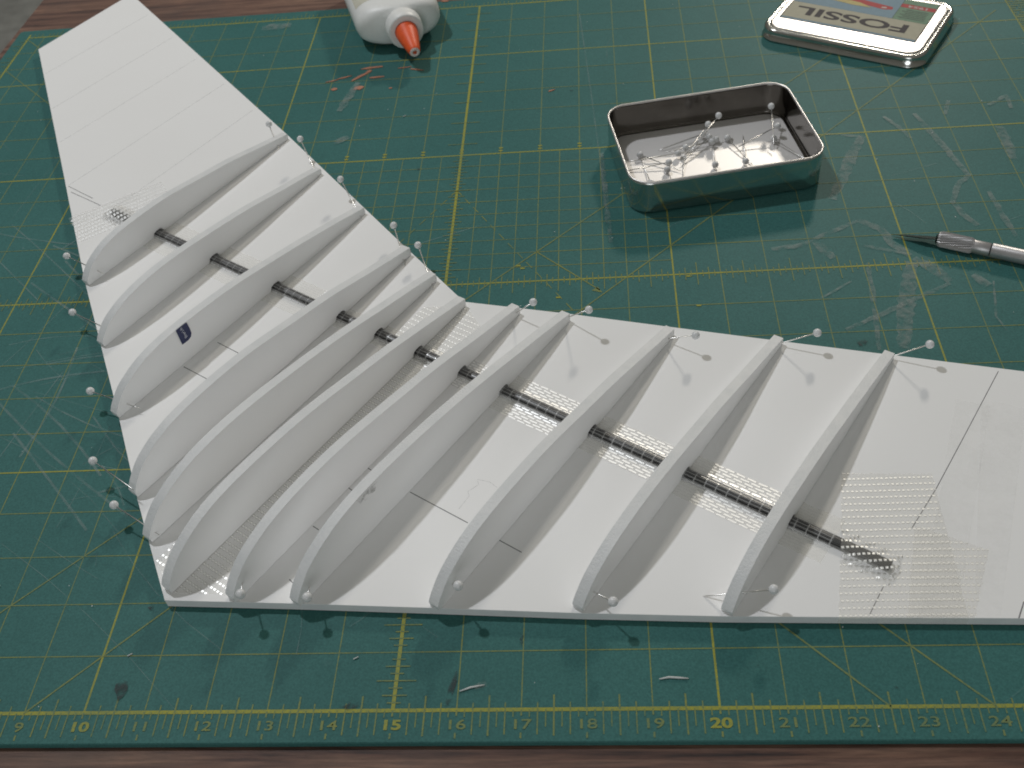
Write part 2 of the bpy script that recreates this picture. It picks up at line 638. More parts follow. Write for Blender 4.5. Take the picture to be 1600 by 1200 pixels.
# arrow tip and small degree flags beside the heavy lines
thin.poly([(18.35, 9.72, Z3), (18.45, 9.52, Z3), (18.22, 9.60, Z3)])
for x in range(12, 22):
    bold.rect(x - 0.05, 15.08, x + 0.05, 15.14, Z4)
    bold.rect(x - 0.05, 15.2, x + 0.05, 15.26, Z4)
for p in ((16.55, 10.52), (16.65, 10.42), (20.25, 9.9), (20.4, 8.95), (17.45, 9.4)):
    bold.rect(p[0], p[1], p[0] + 0.10, p[1] + 0.05, Z4)
rnd = random.Random(3)
y = 22.7
while y > 19.0:                                             # block of fine print, too small to read
    x = 30.0
    h = 0.09 if rnd.random() < 0.8 else 0.15
    while x < 34.6:
        wd = rnd.uniform(0.06, 0.4)
        (faint if h < 0.1 else thin).rect(x, y, x + wd, y + h * 0.62, Z4)
        x += wd + rnd.uniform(0.03, 0.07)
    y -= h * 1.45
part('printed_grid', thin.v, thin.f, M['ink'], mt, kind='stuff')
part('bold_grid_print', bold.v, bold.f, M['ink_bold'], mt, kind='stuff')
part('fine_ruler_print', faint.v, faint.f, M['ink_faint'], mt, kind='stuff')
for i in range(3, 35):
    vs, fs = text_mesh(str(i), 0.22, 1.5, 0.008 if i % 5 == 0 else 0.003)
    part('ruler_number', [(i + x, -0.245 + yy, Z4) for x, yy in vs], fs, M['ink_bold'] if i % 5 == 0 else M['ink'], mt, fix=False)

# wear on the mat: knife scratches, dark spots, glue residue, paint flecks, crumbs
mb = MB()


def scratch(a, b, wd=0.02, bend=0.0, z=0.010):
    a, b = Vector(a).to_2d(), Vector(b).to_2d()
    t_ = b - a
    n_ = Vector((-t_.y, t_.x)) * bend
    pts = [a + t_ * s + n_ * (4 * s * (1 - s)) for s in (0, 0.25, 0.5, 0.75, 1)]
    for p, q in zip(pts, pts[1:]):
        mb.line(p, q, wd, z)


for k in range(46):
    u = rnd.uniform(-60, 190)
    vv = rnd.uniform(340, 860)
    p = at(u, vv)
    a = math.radians(rnd.choice([-38, -33, -45, -20, 12, 60, 80]) + rnd.uniform(-9, 9))
    L = rnd.uniform(1.2, 5.5)
    q = p + Vector((math.cos(a), math.sin(a), 0)) * L
    if q.x > 0.2 and p.x > 0.2:
        scratch(p, q, rnd.choice([0.010, 0.014, 0.02, 0.035, 0.05]), rnd.uniform(-0.06, 0.06), 0.0095 + 0.00003 * k)
for k in range(70):
    p = Vector((rnd.uniform(1, 34), rnd.uniform(0, 22.5), 0))
    a = rnd.uniform(0, math.pi)
    L = rnd.uniform(0.2, 2.2)
    q = p + Vector((math.cos(a), math.sin(a), 0)) * L
    if 0.2 < q.x < 35 and 0 < q.y < 23:
        scratch(p, q, rnd.uniform(0.006, 0.016), rnd.uniform(-0.1, 0.1), 0.012 + 0.00003 * k)
for a, b2 in (((905, 20), (925, 156)), ((925, 156), (948, 330)), ((0, 410), (60, 470)), ((660, 380), (760, 350))):
    scratch(at(*a), at(*b2), 0.03, 0.0, 0.0145)
part('knife_scratch', mb.v, mb.f, M['scratch'], mt, kind='stuff')
mb = MB()


def blob(c, rx, ry, ang, z, n=12, jit=0.35):
    pts = []
    for i in range(n):
        a = 2 * math.pi * i / n
        r_ = 1 + rnd.uniform(-jit, jit)
        x_, y_ = rx * r_ * math.cos(a), ry * r_ * math.sin(a)
        pts.append((c.x + x_ * math.cos(ang) - y_ * math.sin(ang), c.y + x_ * math.sin(ang) + y_ * math.cos(ang), z))
    return pts


for u, vv, rx, ry, an in ((190, 1078, .12, .16, 0), (706, 1075, .05, .33, -.2), (548, 1103, .14, .05, .3), (1400, 1075, .03, .03, 0),
                          (815, 1000, .03, .12, 0), (236, 951, .05, .04, 0), (1348, 536, .12, .07, .4), (654, 265, .05, .03, .4), (892, 142, .05, .03, 0), (1185, 1040, .02, .02, 0)):
    mb.poly(blob(at(u, vv), rx, ry, an, 0.0155))
part('dark_stain', mb.v, mb.f, M['scratch_dark'], mt, kind='stuff')


def smear(pts, wd, z):
    """a band of dried residue along a polyline of pixels"""
    ps = [at(*p) for p in pts]
    fine = []
    for a, b2 in zip(ps, ps[1:]):
        k = max(2, int((b2 - a).length / 0.12))
        fine += [a.lerp(b2, i / k) for i in range(k)]
    fine.append(ps[-1])
    l, r_ = [], []
    for i, p in enumerate(fine):
        t_ = (fine[min(i + 1, len(fine) - 1)] - fine[max(i - 1, 0)]).normalized()
        n_ = Vector((-t_.y, t_.x, 0))
        taper = 0.6 + 0.4 * math.sin(math.pi * (i + 0.5) / len(fine))
        l.append(Vector((p.x, p.y, z)) + n_ * wd * taper * rnd.uniform(0.36, 0.62))
        r_.append(Vector((p.x, p.y, z)) - n_ * wd * taper * rnd.uniform(0.36, 0.62))
    vs = l + r_
    k = len(l)
    fs = [(i, i + 1, k + i + 1, k + i) for i in range(k - 1)]
    part('glue_residue', vs, fs, M['smear'], mt)


for i, (pts, wd) in enumerate([([(1346, 213), (1326, 255), (1300, 312)], .30), ([(1290, 210), (1346, 214)], .10), ([(1262, 379), (1300, 362), (1342, 345)], .12),
                               ([(1342, 345), (1375, 358), (1392, 380), (1422, 400)], .20), ([(1425, 410), (1416, 470), (1411, 545)], .34), ([(1484, 443), (1425, 470), (1370, 495), (1322, 516)], .13),
                               ([(1356, 412), (1366, 480), (1374, 548)], .12), ([(1428, 404), (1458, 420), (1484, 441)], .26), ([(1272, 378), (1302, 404)], .20), ([(1487, 315), (1505, 335), (1528, 353)], .16),
                               ([(1545, 300), (1565, 335), (1588, 370)], .14), ([(1428, 178), (1470, 225), (1512, 274)], .16), ([(1561, 198), (1583, 249)], .28), ([(1380, 183), (1402, 198), (1424, 217)], .12),
                               ([(1488, 318), (1496, 290), (1516, 272)], .14), ([(1350, 385), (1390, 392), (1420, 398)], .10), ([(1205, 390), (1240, 386), (1262, 380)], .14), ([(1278, 470), (1330, 440)], .06),
                               ([(1552, 440), (1556, 495), (1575, 520)], .05), ([(1520, 430), (1545, 447)], .2), ([(1545, 165), (1572, 150), (1580, 170)], .12), ([(1482, 158), (1476, 180)], .12),
                               ([(940, 240), (948, 330), (955, 380)], .14), ([(742, 1076), (760, 1069)], .10), ([(560, 130), (530, 175)], .25), ([(410, 45), (455, 40)], .4), ([(520, 225), (545, 215)], .25)]):
    smear(pts, wd, 0.0165 + 0.0004 * i)
for u, vv, rx, ry, an in ((583, 106, .30, .05, .1), (590, 121, .22, .035, .1), (561, 121, .30, .05, .75), (560, 138, .14, .09, .3), (577, 112, .10, .06, .9), (537, 122, .22, .03, .35), (520, 127, .2, .02, .3),
                          (522, 140, .08, .07, .4), (650, 109, .22, .02, -.3), (632, 106, .18, .02, .1), (610, 138, .05, .03, 0), (696, 2, .1, .05, 0), (861, 142, .10, .03, .4)):
    p = blob(at(u, vv), rx, ry, an, 0.018, 9, 0.3)
    n_ = len(p)
    mb = MB()
    mb.loft([[(x, y_, 0.004) for x, y_, z in p], p], cap0=False)
    part('paint_fleck', mb.v, mb.f, M['fleck'], mt)
for pts in ([(1030, 1061), (1045, 1058), (1062, 1059), (1076, 1060)], [(199, 1025), (207, 1021)], [(718, 1080), (735, 1074), (757, 1070)], [(630, 182), (634, 180)], [(552, 1030), (560, 1026)]):
    mb = MB()
    ps = [at(*p, 0.02) for p in pts]
    loops = [ring(p, (ps[min(i + 1, len(ps) - 1)] - ps[max(i - 1, 0)]), 0.018 if 0 < i < len(ps) - 1 else 0.01, 6) for i, p in enumerate(ps)]
    mb.loft(loops)
    part('foam_crumb', mb.v, mb.f, M['lint'], mt, smooth=True)

mb = MB()
for k in range(170):
    p = Vector((rnd.uniform(0.4, 35), rnd.uniform(-0.4, 23), 0))
    r_ = rnd.uniform(0.006, 0.016)
    mb.poly(blob(p, r_, r_ * rnd.uniform(.5, 1), rnd.uniform(0, 3), 0.031, 6))
part('dust_speck', mb.v, mb.f, M['lint'], mt, kind='stuff')

# ------------------------------------------------------------------ the wing
TH = 0.2
wing = thing('foam_wing', (14.5, 6.0, 0.0), 'white foam board flying wing panel with eleven upright airfoil ribs', 'model wing')
LE = [(1.30, 21.82), (4.48, 15.02), (6.55, 10.57), (8.72, 6.23), (9.70, 4.19), (10.87, 1.93)]
FR = [(13.2, 1.82), (15.54, 1.69), (17.9, 1.55), (20.18, 1.45), (24.73, 1.33), (32.95, 1.05)]
TR = [(35.0, 4.40), (26.24, 6.55), (21.9, 7.62), (17.69, 8.69), (15.50, 9.20)]
TL = [(14.13, 11.0), (10.26, 16.18), (3.28, 25.19)]
outl = LE + FR + TR + TL
k = len(outl)
vs = [(x, y, 0.012) for x, y in outl] + [(x, y, TH - 0.012) for x, y in outl] + [(x, y, TH) for x, y in outl]
fs = [tuple(range(k))[::-1], tuple(range(2 * k, 3 * k))]
fm = [0, 0]
for lv in (0, 1):
    for i in range(k):
        j = (i + 1) % k
        fs.append((lv * k + i, lv * k + j, (lv + 1) * k + j, (lv + 1) * k + i))
        fm.append(1 if lv == 0 else 0)
skin = part('wing_panel', vs, fs, [M['paper'], M['foam']], wing, fm)

SP0, SP1 = Vector((6.47, 13.07, 0)), Vector((22.93, 2.29, 0))      # carbon rod
sdir = (SP1 - SP0).normalized()
RIBS = [((6.75, 10.32), (10.37, 15.92), 0.74), ((7.78, 8.25), (11.55, 14.24), 0.77), ((8.75, 6.16), (12.90, 12.51), 0.87), ((9.74, 4.14), (14.18, 10.87), 0.98),
        ((10.31, 3.11), (14.85, 9.92), 1), ((10.96, 2.05), (15.55, 9.06), 1.06), ((12.13, 1.85), (16.72, 8.75), 1), ((13.26, 1.74), (17.77, 8.46), 1.02),
        ((15.61, 1.62), (19.86, 7.90), 0.94), ((17.96, 1.56), (21.95, 7.53), 0.79), ((20.32, 1.44), (23.97, 7.01), 0.74)]
PT = [0, .01, .03, .05, .08, .11, .15, .20, .25, .30, .36, .42, .50, .57, .65, .72, .79, .89, 1.0]
PH = [.14, .27, .45, .59, .72, .82, .91, .97, .995, 1.0, .985, .955, .885, .81, .72, .63, .52, .37, .20]


def prof(tq):
    for i in range(len(PT) - 1):
        if tq <= PT[i + 1] + 1e-9:
            break
    h = PT[i + 1] - PT[i]
    s = (tq - PT[i]) / h

    def slope(j):
        if j in (0, len(PT) - 1):
            j2 = min(max(j, 1), len(PT) - 1)
            return (PH[j2] - PH[j2 - 1]) / (PT[j2] - PT[j2 - 1])
        return (PH[j + 1] - PH[j - 1]) / (PT[j + 1] - PT[j - 1])
    a, b_ = slope(i) * h, slope(i + 1) * h
    return PH[i] * (2 * s**3 - 3 * s**2 + 1) + a * (s**3 - 2 * s**2 + s) + PH[i + 1] * (-2 * s**3 + 3 * s**2) + b_ * (s**3 - s**2)


rib_frames = []
rib_objs = []
rib_lab = {2: 'rib with a navy printed corner of the board on its side', 5: 'middle rib, the tallest, standing on the taped centre seam', 7: 'rib with a grey smudge on its side'}
for i, (a, b2, hm) in enumerate(RIBS):
    A = Vector((a[0], a[1], TH))
    B = Vector((b2[0], b2[1], TH))
    L = (B - A).length
    e = (B - A).normalized()
    n_ = Vector((e.y, -e.x, 0))
    rib_frames.append((A, e, n_, L, hm))
    den = sdir.x * e.y - sdir.y * e.x
    dd = Vector((SP0.x - A.x, SP0.y - A.y))
    s_ = (sdir.x * dd.y - sdir.y * dd.x) / (sdir.x * e.y - sdir.y * e.x)
    z0 = 0.012 if i in (3, 4, 5) else 0.006
    prof2 = [(0.015, z0), (s_ - 0.17, z0), (s_ - 0.125, 0.10), (s_ - 0.04, 0.128), (s_ + 0.08, 0.125), (s_ + 0.13, 0.09), (s_ + 0.15, z0), (L, z0)]
    nb = len(prof2)
    ts = [1 - q / 46 for q in range(35)] + [.25 * (1 - math.sin(math.pi / 2 * q / 26)) for q in range(1, 27)]
    wob = random.Random(i)
    top = [(L * tq, hm * prof(tq) + 0.006 * math.sin(tq * 19 + i * 2.3) * min(1, tq * 8)) for tq in ts]
    top[-1] = (0.0, hm * 0.14)
    poly = prof2 + top
    k = len(poly)
    lean = 0.02 * math.sin(i * 1.7)
    vs = []
    for off in (0.0, -0.195):
        for x, z in poly:
            vs.append(A + e * x + n_ * (off + lean * z) + Vector((0, 0, z)))
    fs = [tuple(range(k)), tuple(range(k, 2 * k))[::-1]]
    fm = [0, 0]
    for q in range(k):
        j = (q + 1) % k
        fs.append((q, k + q, k + j, j))
        fm.append(1)
    ro = part('rib', vs, fs, [M['paper'], M['foam']], wing, fm, label=rib_lab.get(i))
    rib_objs.append(ro)

# carbon rod: one flattened bar under all ribs
mb = MB()
loops, uvs = [], []
nn = 12
for s in np.linspace(0, 1, 30):
    c = SP0.lerp(SP1, s)
    pr = Vector((-sdir.y, sdir.x, 0))
    lp = []
    for q in range(nn):
        a = 2 * math.pi * q / nn
        lp.append(Vector((c.x, c.y, TH + 0.056)) + pr * (0.10 * math.cos(a)) + Vector((0, 0, 0.054 * math.sin(a))))
        uvs.append((s * (SP1 - SP0).length * 0.05, math.cos(a) * 0.10))
    loops.append(lp)
mb.loft(loops)
spar = part('carbon_spar', mb.v, mb.f, M['carbon'], wing, uvs=uvs, smooth=True, label='black carbon strip running through notches under all ribs')

# tape over the rod, one length in each bay
prp = Vector((-sdir.y, sdir.x, 0))
PROF = [(-1, .003), (-.5, .003), (-.15, .004), (-.12, .045), (-.085, .095), (0, .1185), (.085, .095), (.12, .045), (.15, .004), (.5, .003), (1, .003)]


def spar_at(fr, side):
    A, e, n_, L, hm = fr
    A2 = A + n_ * side
    dd = Vector((SP0.x - A2.x, SP0.y - A2.y))
    return (e.x * dd.y - e.y * dd.x) / (sdir.x * -e.y + sdir.y * e.x) * -1 if False else -((dd.x * e.y - dd.y * e.x) / (sdir.x * e.y - sdir.y * e.x))


def tape(s0, s1, hw, mkey, lift=0.0, edge=0.0):
    vs, uv_, fs = [], [], []
    ns = max(2, int((s1 - s0) / 0.1))
    for q in range(ns + 1):
        s = s0 + (s1 - s0) * q / ns
        for (x, z) in PROF:
            xx = x * hw if abs(x) > 0.25 else x
            xx = x * hw if abs(x) >= 0.5 else x
            jit = rnd.uniform(-1, 1) * 0.008 if abs(x) == 1 else 0
            p = SP0 + sdir * (s + edge * x) + prp * (xx + jit)
            vs.append((p.x, p.y, TH + z + lift))
            uv_.append((s, xx))
    w_ = len(PROF)
    for q in range(ns):
        for c in range(w_ - 1):
            a = q * w_ + c
            fs.append((a, a + 1, a + w_ + 1, a + w_))
    fm_ = [1 if abs(PROF[c][0] + PROF[c + 1][0]) / 2 < 0.2 else 0 for q in range(ns) for c in range(w_ - 1)]
    part('strapping_tape', vs, fs, [M[mkey], M['rod_film']], wing, fm_, uvs=uv_, smooth=True)


cross = []
for fr in rib_frames:
    A, e, n_, L, hm = fr
    dd = A - SP0
    cross.append((dd.x * e.y - dd.y * e.x) / (sdir.x * e.y - sdir.y * e.x))
bays = {0: 'strap_faint', 1: 'strap_faint', 2: 'strap_faint', 3: 'strap_faint', 4: 'strap_faint', 5: 'strap', 6: 'strap', 7: 'strap', 8: 'strap', 9: 'strap'}
hws = {0: .52, 1: .5, 2: .48, 3: .3, 4: .3, 5: .28, 6: .4, 7: .5, 8: .46, 9: .5}
for i, key in bays.items():
    s0, s1 = cross[i] - 0.02, cross[i + 1] - 0.2
    if i == 2:
        tape(s0, s0 + (s1 - s0) * 0.62, hws[i], 'strap_faint')
        tape(s0 + (s1 - s0) * 0.62, s1 + 0.05, hws[i] * 1.02, 'strap', 0.002)
    elif i in (7, 8, 9):
        g = {7: .17, 8: .22, 9: .20}[i]
        tape(s0, s0 + g * (s1 - s0), hws[i], 'strap_faint')
        tape(s0 + g * (s1 - s0) - 0.01, s1 + 0.05, hws[i], 'strap', 0.002)
    else:
        tape(s0, s1 + 0.05, hws[i], key)
tape(cross[10] - 0.02, cross[10] + 0.75, 0.5, 'strap_faint')


def sheet(pts, mkey, z, name='strapping_tape', nu=34, nv=34, uvrot=None, jag=0.0):
    """flat tape patch from four corners a b c d (a-b is u); UV in inches"""
    a, b2, c, d2 = [Vector((p[0], p[1], 0)) for p in pts]
    eu = (b2 - a).normalized()
    ev = Vector((-eu.y, eu.x, 0))
    vs, uv_, fs = [], [], []
    for j in range(nv + 1):
        for i2 in range(nu + 1):
            p = a.lerp(b2, i2 / nu).lerp(d2.lerp(c, i2 / nu), j / nv)
            if jag and (j in (0, nv) or i2 in (0, nu)) and (i2 + j) % 3 == 0:
                p += Vector((rnd.uniform(-jag, jag), rnd.uniform(-jag, jag), 0))
            q = p - SP0
            al, ac = q.dot(sdir), abs(q.dot(prp))
            zz = z
            if -0.1 < al < (SP1 - SP0).length + 0.1 and ac < 0.28:
                zz = z + 0.112 * (1 - (ac / 0.28) ** 2) ** 0.7
            vs.append((p.x, p.y, zz))
            q = p - a
            uv_.append((q.dot(eu), q.dot(ev)))
    for j in range(nv):
        for i2 in range(nu):
            k_ = j * (nu + 1) + i2
            fs.append((k_, k_ + 1, k_ + nu + 2, k_ + nu + 1))
    part(name, vs, fs, M[mkey], wing, uvs=uv_)


sheet([(21.96, 1.36), (23.92, 1.36), (24.02, 4.19), (22.51, 4.25)], 'strap_dots', TH + 0.0065, jag=0.02)
sheet([(23.0, 1.36), (24.0, 1.34), (24.55, 2.6), (23.5, 3.1)], 'strap_dots', TH + 0.0035, jag=0.03)
sheet([(23.15, 1.38), (23.75, 1.38), (25.4, 5.7), (24.85, 5.9)], 'clear_tape', TH + 0.009, 'clear_tape')
sheet([(24.0, 1.38), (24.4, 1.38), (26.0, 5.6), (25.3, 5.9)], 'clear_tape', TH + 0.0115, 'clear_tape')
# front lip of the right patch folded over the edge
part('strapping_tape', [(21.96, 1.395, 0.03), (23.92, 1.345, 0.03), (23.92, 1.345, TH + 0.004), (21.96, 1.395, TH + 0.004)], [(0, 1, 2, 3)], M['strap_faint'], wing,
     uvs=[(0, 0), (1.96, 0), (1.96, .17), (0, .17)])
# centre seam tape along the middle rib
A, e, n_, L, hm = rib_frames[5]
c0 = A - e * 0.02
hwid = 0.98
pa = c0 + n_ * (hwid + 0.05) + e * 0.42
pb = c0 - n_ * (hwid - 0.28) + e * 1.05
pc = A + e * (L - 0.35) - n_ * 0.95 + e * 0.02
pd = A + e * (L - 0.72) + n_ * 1.18
vs, uv_, fs = [], [], []
nu, nv = 12, 44
for j in range(nv + 1):
    for i2 in range(nu + 1):
        ww = -0.78 + (0.98 + 0.78) * i2 / nu
        lo = 0.03 + (abs(ww) * (0.62 if ww > 0 else 0.95))
        lo = 0.02 + max(0, ww - 0.0) * 0.58 + max(0, -ww - 0.05) * 0.42
        hi = L + 0.0 - max(0, ww) * 0.56 - max(0, -ww) * 0.60
        s = lo + (hi - lo) * j / nv
        p = A + e * s + n_ * ww
        vs.append((p.x, p.y, TH + 0.0022))
        uv_.append((ww, s))
for j in range(nv):
    for i2 in range(nu):
        k_ = j * (nu + 1) + i2
        fs.append((k_, k_ + 1, k_ + nu + 2, k_ + nu + 1))
part('strapping_tape', vs, fs, M['strap_dots'], wing, uvs=uv_, label='wide filament tape along the centre seam of the wing')
# patches at the far end of the rod
sheet([(5.95, 11.95), (7.95, 13.35), (7.35, 14.30), (5.40, 12.95)], 'strap_weave', TH + 0.0035, jag=0.04)
sheet([(5.55, 12.6), (7.0, 13.6), (6.75, 13.95), (5.35, 12.95)], 'clear_tape', TH + 0.0095, 'clear_tape', jag=0.03)


# pencil lines on the skin
def pencil(px_pts, wd=0.018, soft=False, z=TH + 0.0012):
    mb_ = MB()
    ps = [at(u, v_, z) for u, v_ in px_pts]
    for p, q in zip(ps, ps[1:]):
        mb_.line((p.x, p.y), (q.x, q.y), wd, z)
    part('pencil_mark', mb_.v, mb_.f, M['pencil_soft' if soft else 'pencil'], wing)


for pts in ([(68, 117), (231, 23)], [(81, 170), (270, 58)], [(94, 222), (308, 91)], [(108, 289), (350, 131)], [(150, 345), (395, 172)]):
    pencil(pts, 0.026, True)
for pts in ([(287, 573), (325, 593)], [(340, 535), (375, 553)], [(641, 769), (731, 817)], [(780, 844), (815, 863)], [(574, 731), (583, 736)], [(543, 761), (551, 767)], [(489, 822), (498, 828)], [(452, 905), (459, 912)], [(107, 291), (145, 310)], [(111, 300), (157, 321)]):
    pencil(pts, 0.018)
pencil([(717, 795), (733, 775), (731, 768), (748, 757), (746, 751)], 0.012, True)
pencil([(746, 749), (765, 753), (777, 762)], 0.012, True)
pencil([(1560, 580), (1510, 675), (1463, 763), (1425, 825)], 0.015)
pencil([(1380, 917), (1359, 960)], 0.015)
pencil([(1600, 940), (1592, 966)], 0.02)

# printed corner on the third rib, smudge on the eighth
A, e, n_, L, hm = rib_frames[2]
fp = A + n_ * 0.012
pts = [on_plane(u, v_, fp, n_) for u, v_ in ((274.7, 516.6), (291.2, 503.8), (296.5, 513), (299.2, 520), (298.4, 526), (294.5, 531.5), (285, 538.6))]
st = part('printed_logo', pts, [tuple(range(7))], M['navy'], rib_objs[2])
o0, o1, o2 = pts[0], pts[1], pts[6]
ux = (o1 - o2).normalized()
vs, fs = text_mesh("Elmer's Pr", 0.105, 1.0)
tc_ = on_plane(286.8, 519.5, fp, n_) + n_ * 0.004
tx = (on_plane(281.5, 514.0, fp, n_) - on_plane(290.0, 528.0, fp, n_)).normalized()
ty = n_.cross(tx)
xs = [p[0] for p in vs]
sc_ = 0.30 / (max(xs) - min(xs))
part('lettering', [tc_ + tx * (x * sc_) + ty * (yy * sc_ * 1.25) for x, yy in vs], fs, M['white_ink'], rib_objs[2], fix=False)
A, e, n_, L, hm = rib_frames[7]
fp = A + n_ * 0.022
vs = [on_plane(u, v_, fp, n_) for u, v_ in ((556, 782), (566, 773), (590, 752), (586, 766), (578, 776), (564, 788))]
part('smudge', vs, [tuple(range(6))], M['smudge'], rib_objs[7])
# clear glue fillets at the foot of two ribs (small wet looking dabs)
for u, v_ in ((1396, 563), (1243, 550)):
    c = at(u, v_, TH)
    mb = MB()
    lp = [(c.x + x, c.y + y_, TH + 0.004) for x, y_, _ in [(q[0] - c.x, q[1] - c.y, 0) for q in blob(c, .09, .05, .9, 0)]]
    mb.loft([lp, [(c.x + (p[0] - c.x) * .6, c.y + (p[1] - c.y) * .6, TH + 0.02) for p in lp]], cap0=False)
    part('glue_dab', mb.v, mb.f, M['clear_tape'], wing, smooth=True)

# ------------------------------------------------------------------ pins
PLEN = 1.22
mbh = bmesh.new()
bmesh.ops.create_icosphere(mbh, subdivisions=3, radius=0.082 * U)
head_me = bpy.data.meshes.new('head')
mbh.to_mesh(head_me)
mbh.free()
head_me.materials.append(M['bead'])
head_me.polygons.foreach_set('use_smooth', [True] * len(head_me.polygons))
mb = MB()
mb.loft([ring((0, 0, -0.05), (0, 0, 1), 0.0125, 8), ring((0, 0, -PLEN + 0.14), (0, 0, 1), 0.0125, 8), ring((0, 0, -PLEN), (0, 0, 1), 0.002, 8)])
shaft_me = mesh_from('shaft', mb.v, mb.f, M['steel'], smooth=True)


def pin(H, T, label, group):
    H, T = Vector(H), Vector(T)
    o = thing('pin', H, label, 'pin', group)
    o.rotation_mode = 'QUATERNION'
    o.rotation_quaternion = (H - T).to_track_quat('Z', 'Y')
    for nm, me in (('head', head_me), ('shaft', shaft_me)):
        c = bpy.data.objects.new(nm, me)
        COL.objects.link(c)
        c.parent = o
    return o


ordn = ['farthest', 'second farthest', 'third farthest', 'fourth farthest', 'fifth farthest', 'middle', 'fifth nearest', 'fourth nearest', 'third nearest', 'second nearest', 'nearest']


def rib_pt(i, u, v_, side=0.0):
    A, e, n_, L, hm = rib_frames[i]
    return on_plane(u, v_, A + n_ * side, n_)


G1 = 'pins through the thin tails of the ribs'
G2 = 'pins through the rounded noses of the ribs'
# tails, far half: head beyond the rib, tip comes out low on the near side
for i, hp, hz, tp in ((0, (420, 194), .62, (433, 226)), (1, (469, 217), .78, (494, 268)), (2, (532, 280), .72, (561, 331)), (3, (615, 352), .60, (630, 402)), (4, (653, 383), .60, (673, 437))):
    H = at(*hp, hz)
    T = rib_pt(i, *tp)
    T.z = TH + 0.055
    pin(H, T, 'white ball pin slanting into the tail of the %s rib' % ordn[i], G1)
for i, hp, hz, tp in ((6, (833, 472), .80, (803, 487)), (7, (920, 484), .84, (884, 493)), (8, (1087, 524), .64, (1040, 526)), (9, (1277, 520), .65, (1218, 533)), (10, (1453, 538), .68, (1394, 553))):
    H = at(*hp, hz)
    A, e, n_, L, hm = rib_frames[i]
    T = at(*tp, TH + 0.13)
    T.z = TH + 0.06
    pin(H, T, 'white ball pin sticking out beside the tail of the %s rib' % ordn[i], G1)
# noses, left: head out over the mat, tip shows on the near face
for i, hp, ep, up in ((0, (104, 400), (152, 423), .10), (1, (113, 488), (180, 520), .12), (2, (141, 611), (198, 631), .10), (3, (145, 720), (207, 764), .10), (4, (178, 789), (243, 832), .12)):
    E = rib_pt(i, *ep)
    E.z = max(E.z, TH + 0.1)
    H = at(*hp, E.z + up)
    pin(H, E, 'white ball pin jutting over the mat from the nose of the %s rib' % ordn[i], G2)
for i, hp, hz, se, ze in ((6, (376, 928), .70, .26, .26), (7, (480, 933), .62, .30, .22), (8, (716, 915), .80, .42, .26), (9, (958, 940), .66, .33, .17), (10, (1209, 921), .66, .33, .26)):
    H = at(*hp, hz)
    A, e, n_, L, hm = rib_frames[i]
    E = A + e * se + Vector((0, 0, ze))
    pin(H, E, 'white ball pin above the front edge at the nose of the %s rib' % ordn[i], G2)

# ------------------------------------------------------------------ tin box
TA = math.radians(9.55)
tx, ty = Vector((math.cos(TA), math.sin(TA), 0)), Vector((-math.sin(TA), math.cos(TA), 0))
TC = Vector((21.163, 14.143, 0))
TH2 = 0.88
tin = thing('tin_box', (TC.x, TC.y, 0.012), 'shallow open silver tin holding loose pins', 'tin box')


def tin_loop(c, ax, ay, hx, hy, rad, z, n=8):
    return [c + ax * x + ay * y_ + Vector((0, 0, z)) for x, y_ in rrect(hx, hy, rad, n)]


hx, hy = 2.265, 1.685
mb = MB()
mb.loft([tin_loop(TC, tx, ty, hx - i, hy - i, .50 - i * .6, z) for i, z in ((.06, .014), (.02, .022), (.003, .045), (.0, .07), (.0, .10), (.0, TH2 - .08), (.0, TH2 - .03), (.022, TH2 - .03), (.022, TH2 - .08), (.022, .12), (.024, .09), (.035, .06), (.06, .045), (.10, .04))])
nl = len(mb.f)
kk = len(tin_loop(TC, tx, ty, 1, 1, .2, 0))
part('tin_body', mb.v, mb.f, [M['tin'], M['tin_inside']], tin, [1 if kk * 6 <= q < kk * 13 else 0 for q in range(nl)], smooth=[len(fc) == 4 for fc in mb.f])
mb = MB()
loops = []
for q in range(9):
    a = 2 * math.pi * q / 8
    loops.append(tin_loop(TC, tx, ty, hx - .012 + .03 * math.cos(a), hy - .012 + .03 * math.cos(a), .5 + .03 * math.cos(a), TH2 - .02 + .03 * math.sin(a)))
mb.loft(loops, False, False)
part('rim', mb.v, mb.f, M['tin_satin'], tin, smooth=True)
mb = MB()
mb.loft([tin_loop(TC, tx, ty, hx - .10, hy - .10, .42, .044), tin_loop(TC, tx, ty, hx - .14, hy - .14, .38, .0465)], False, True)
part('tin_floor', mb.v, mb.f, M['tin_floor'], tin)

# pins lying in the tin: head pixel, tip pixel, head height, tip height
G3 = 'loose pins in the tin'
c4 = 380 / 1600


def tz(x, y_, z):
    return at(930 + x * c4, 110 + y_ * c4, z)


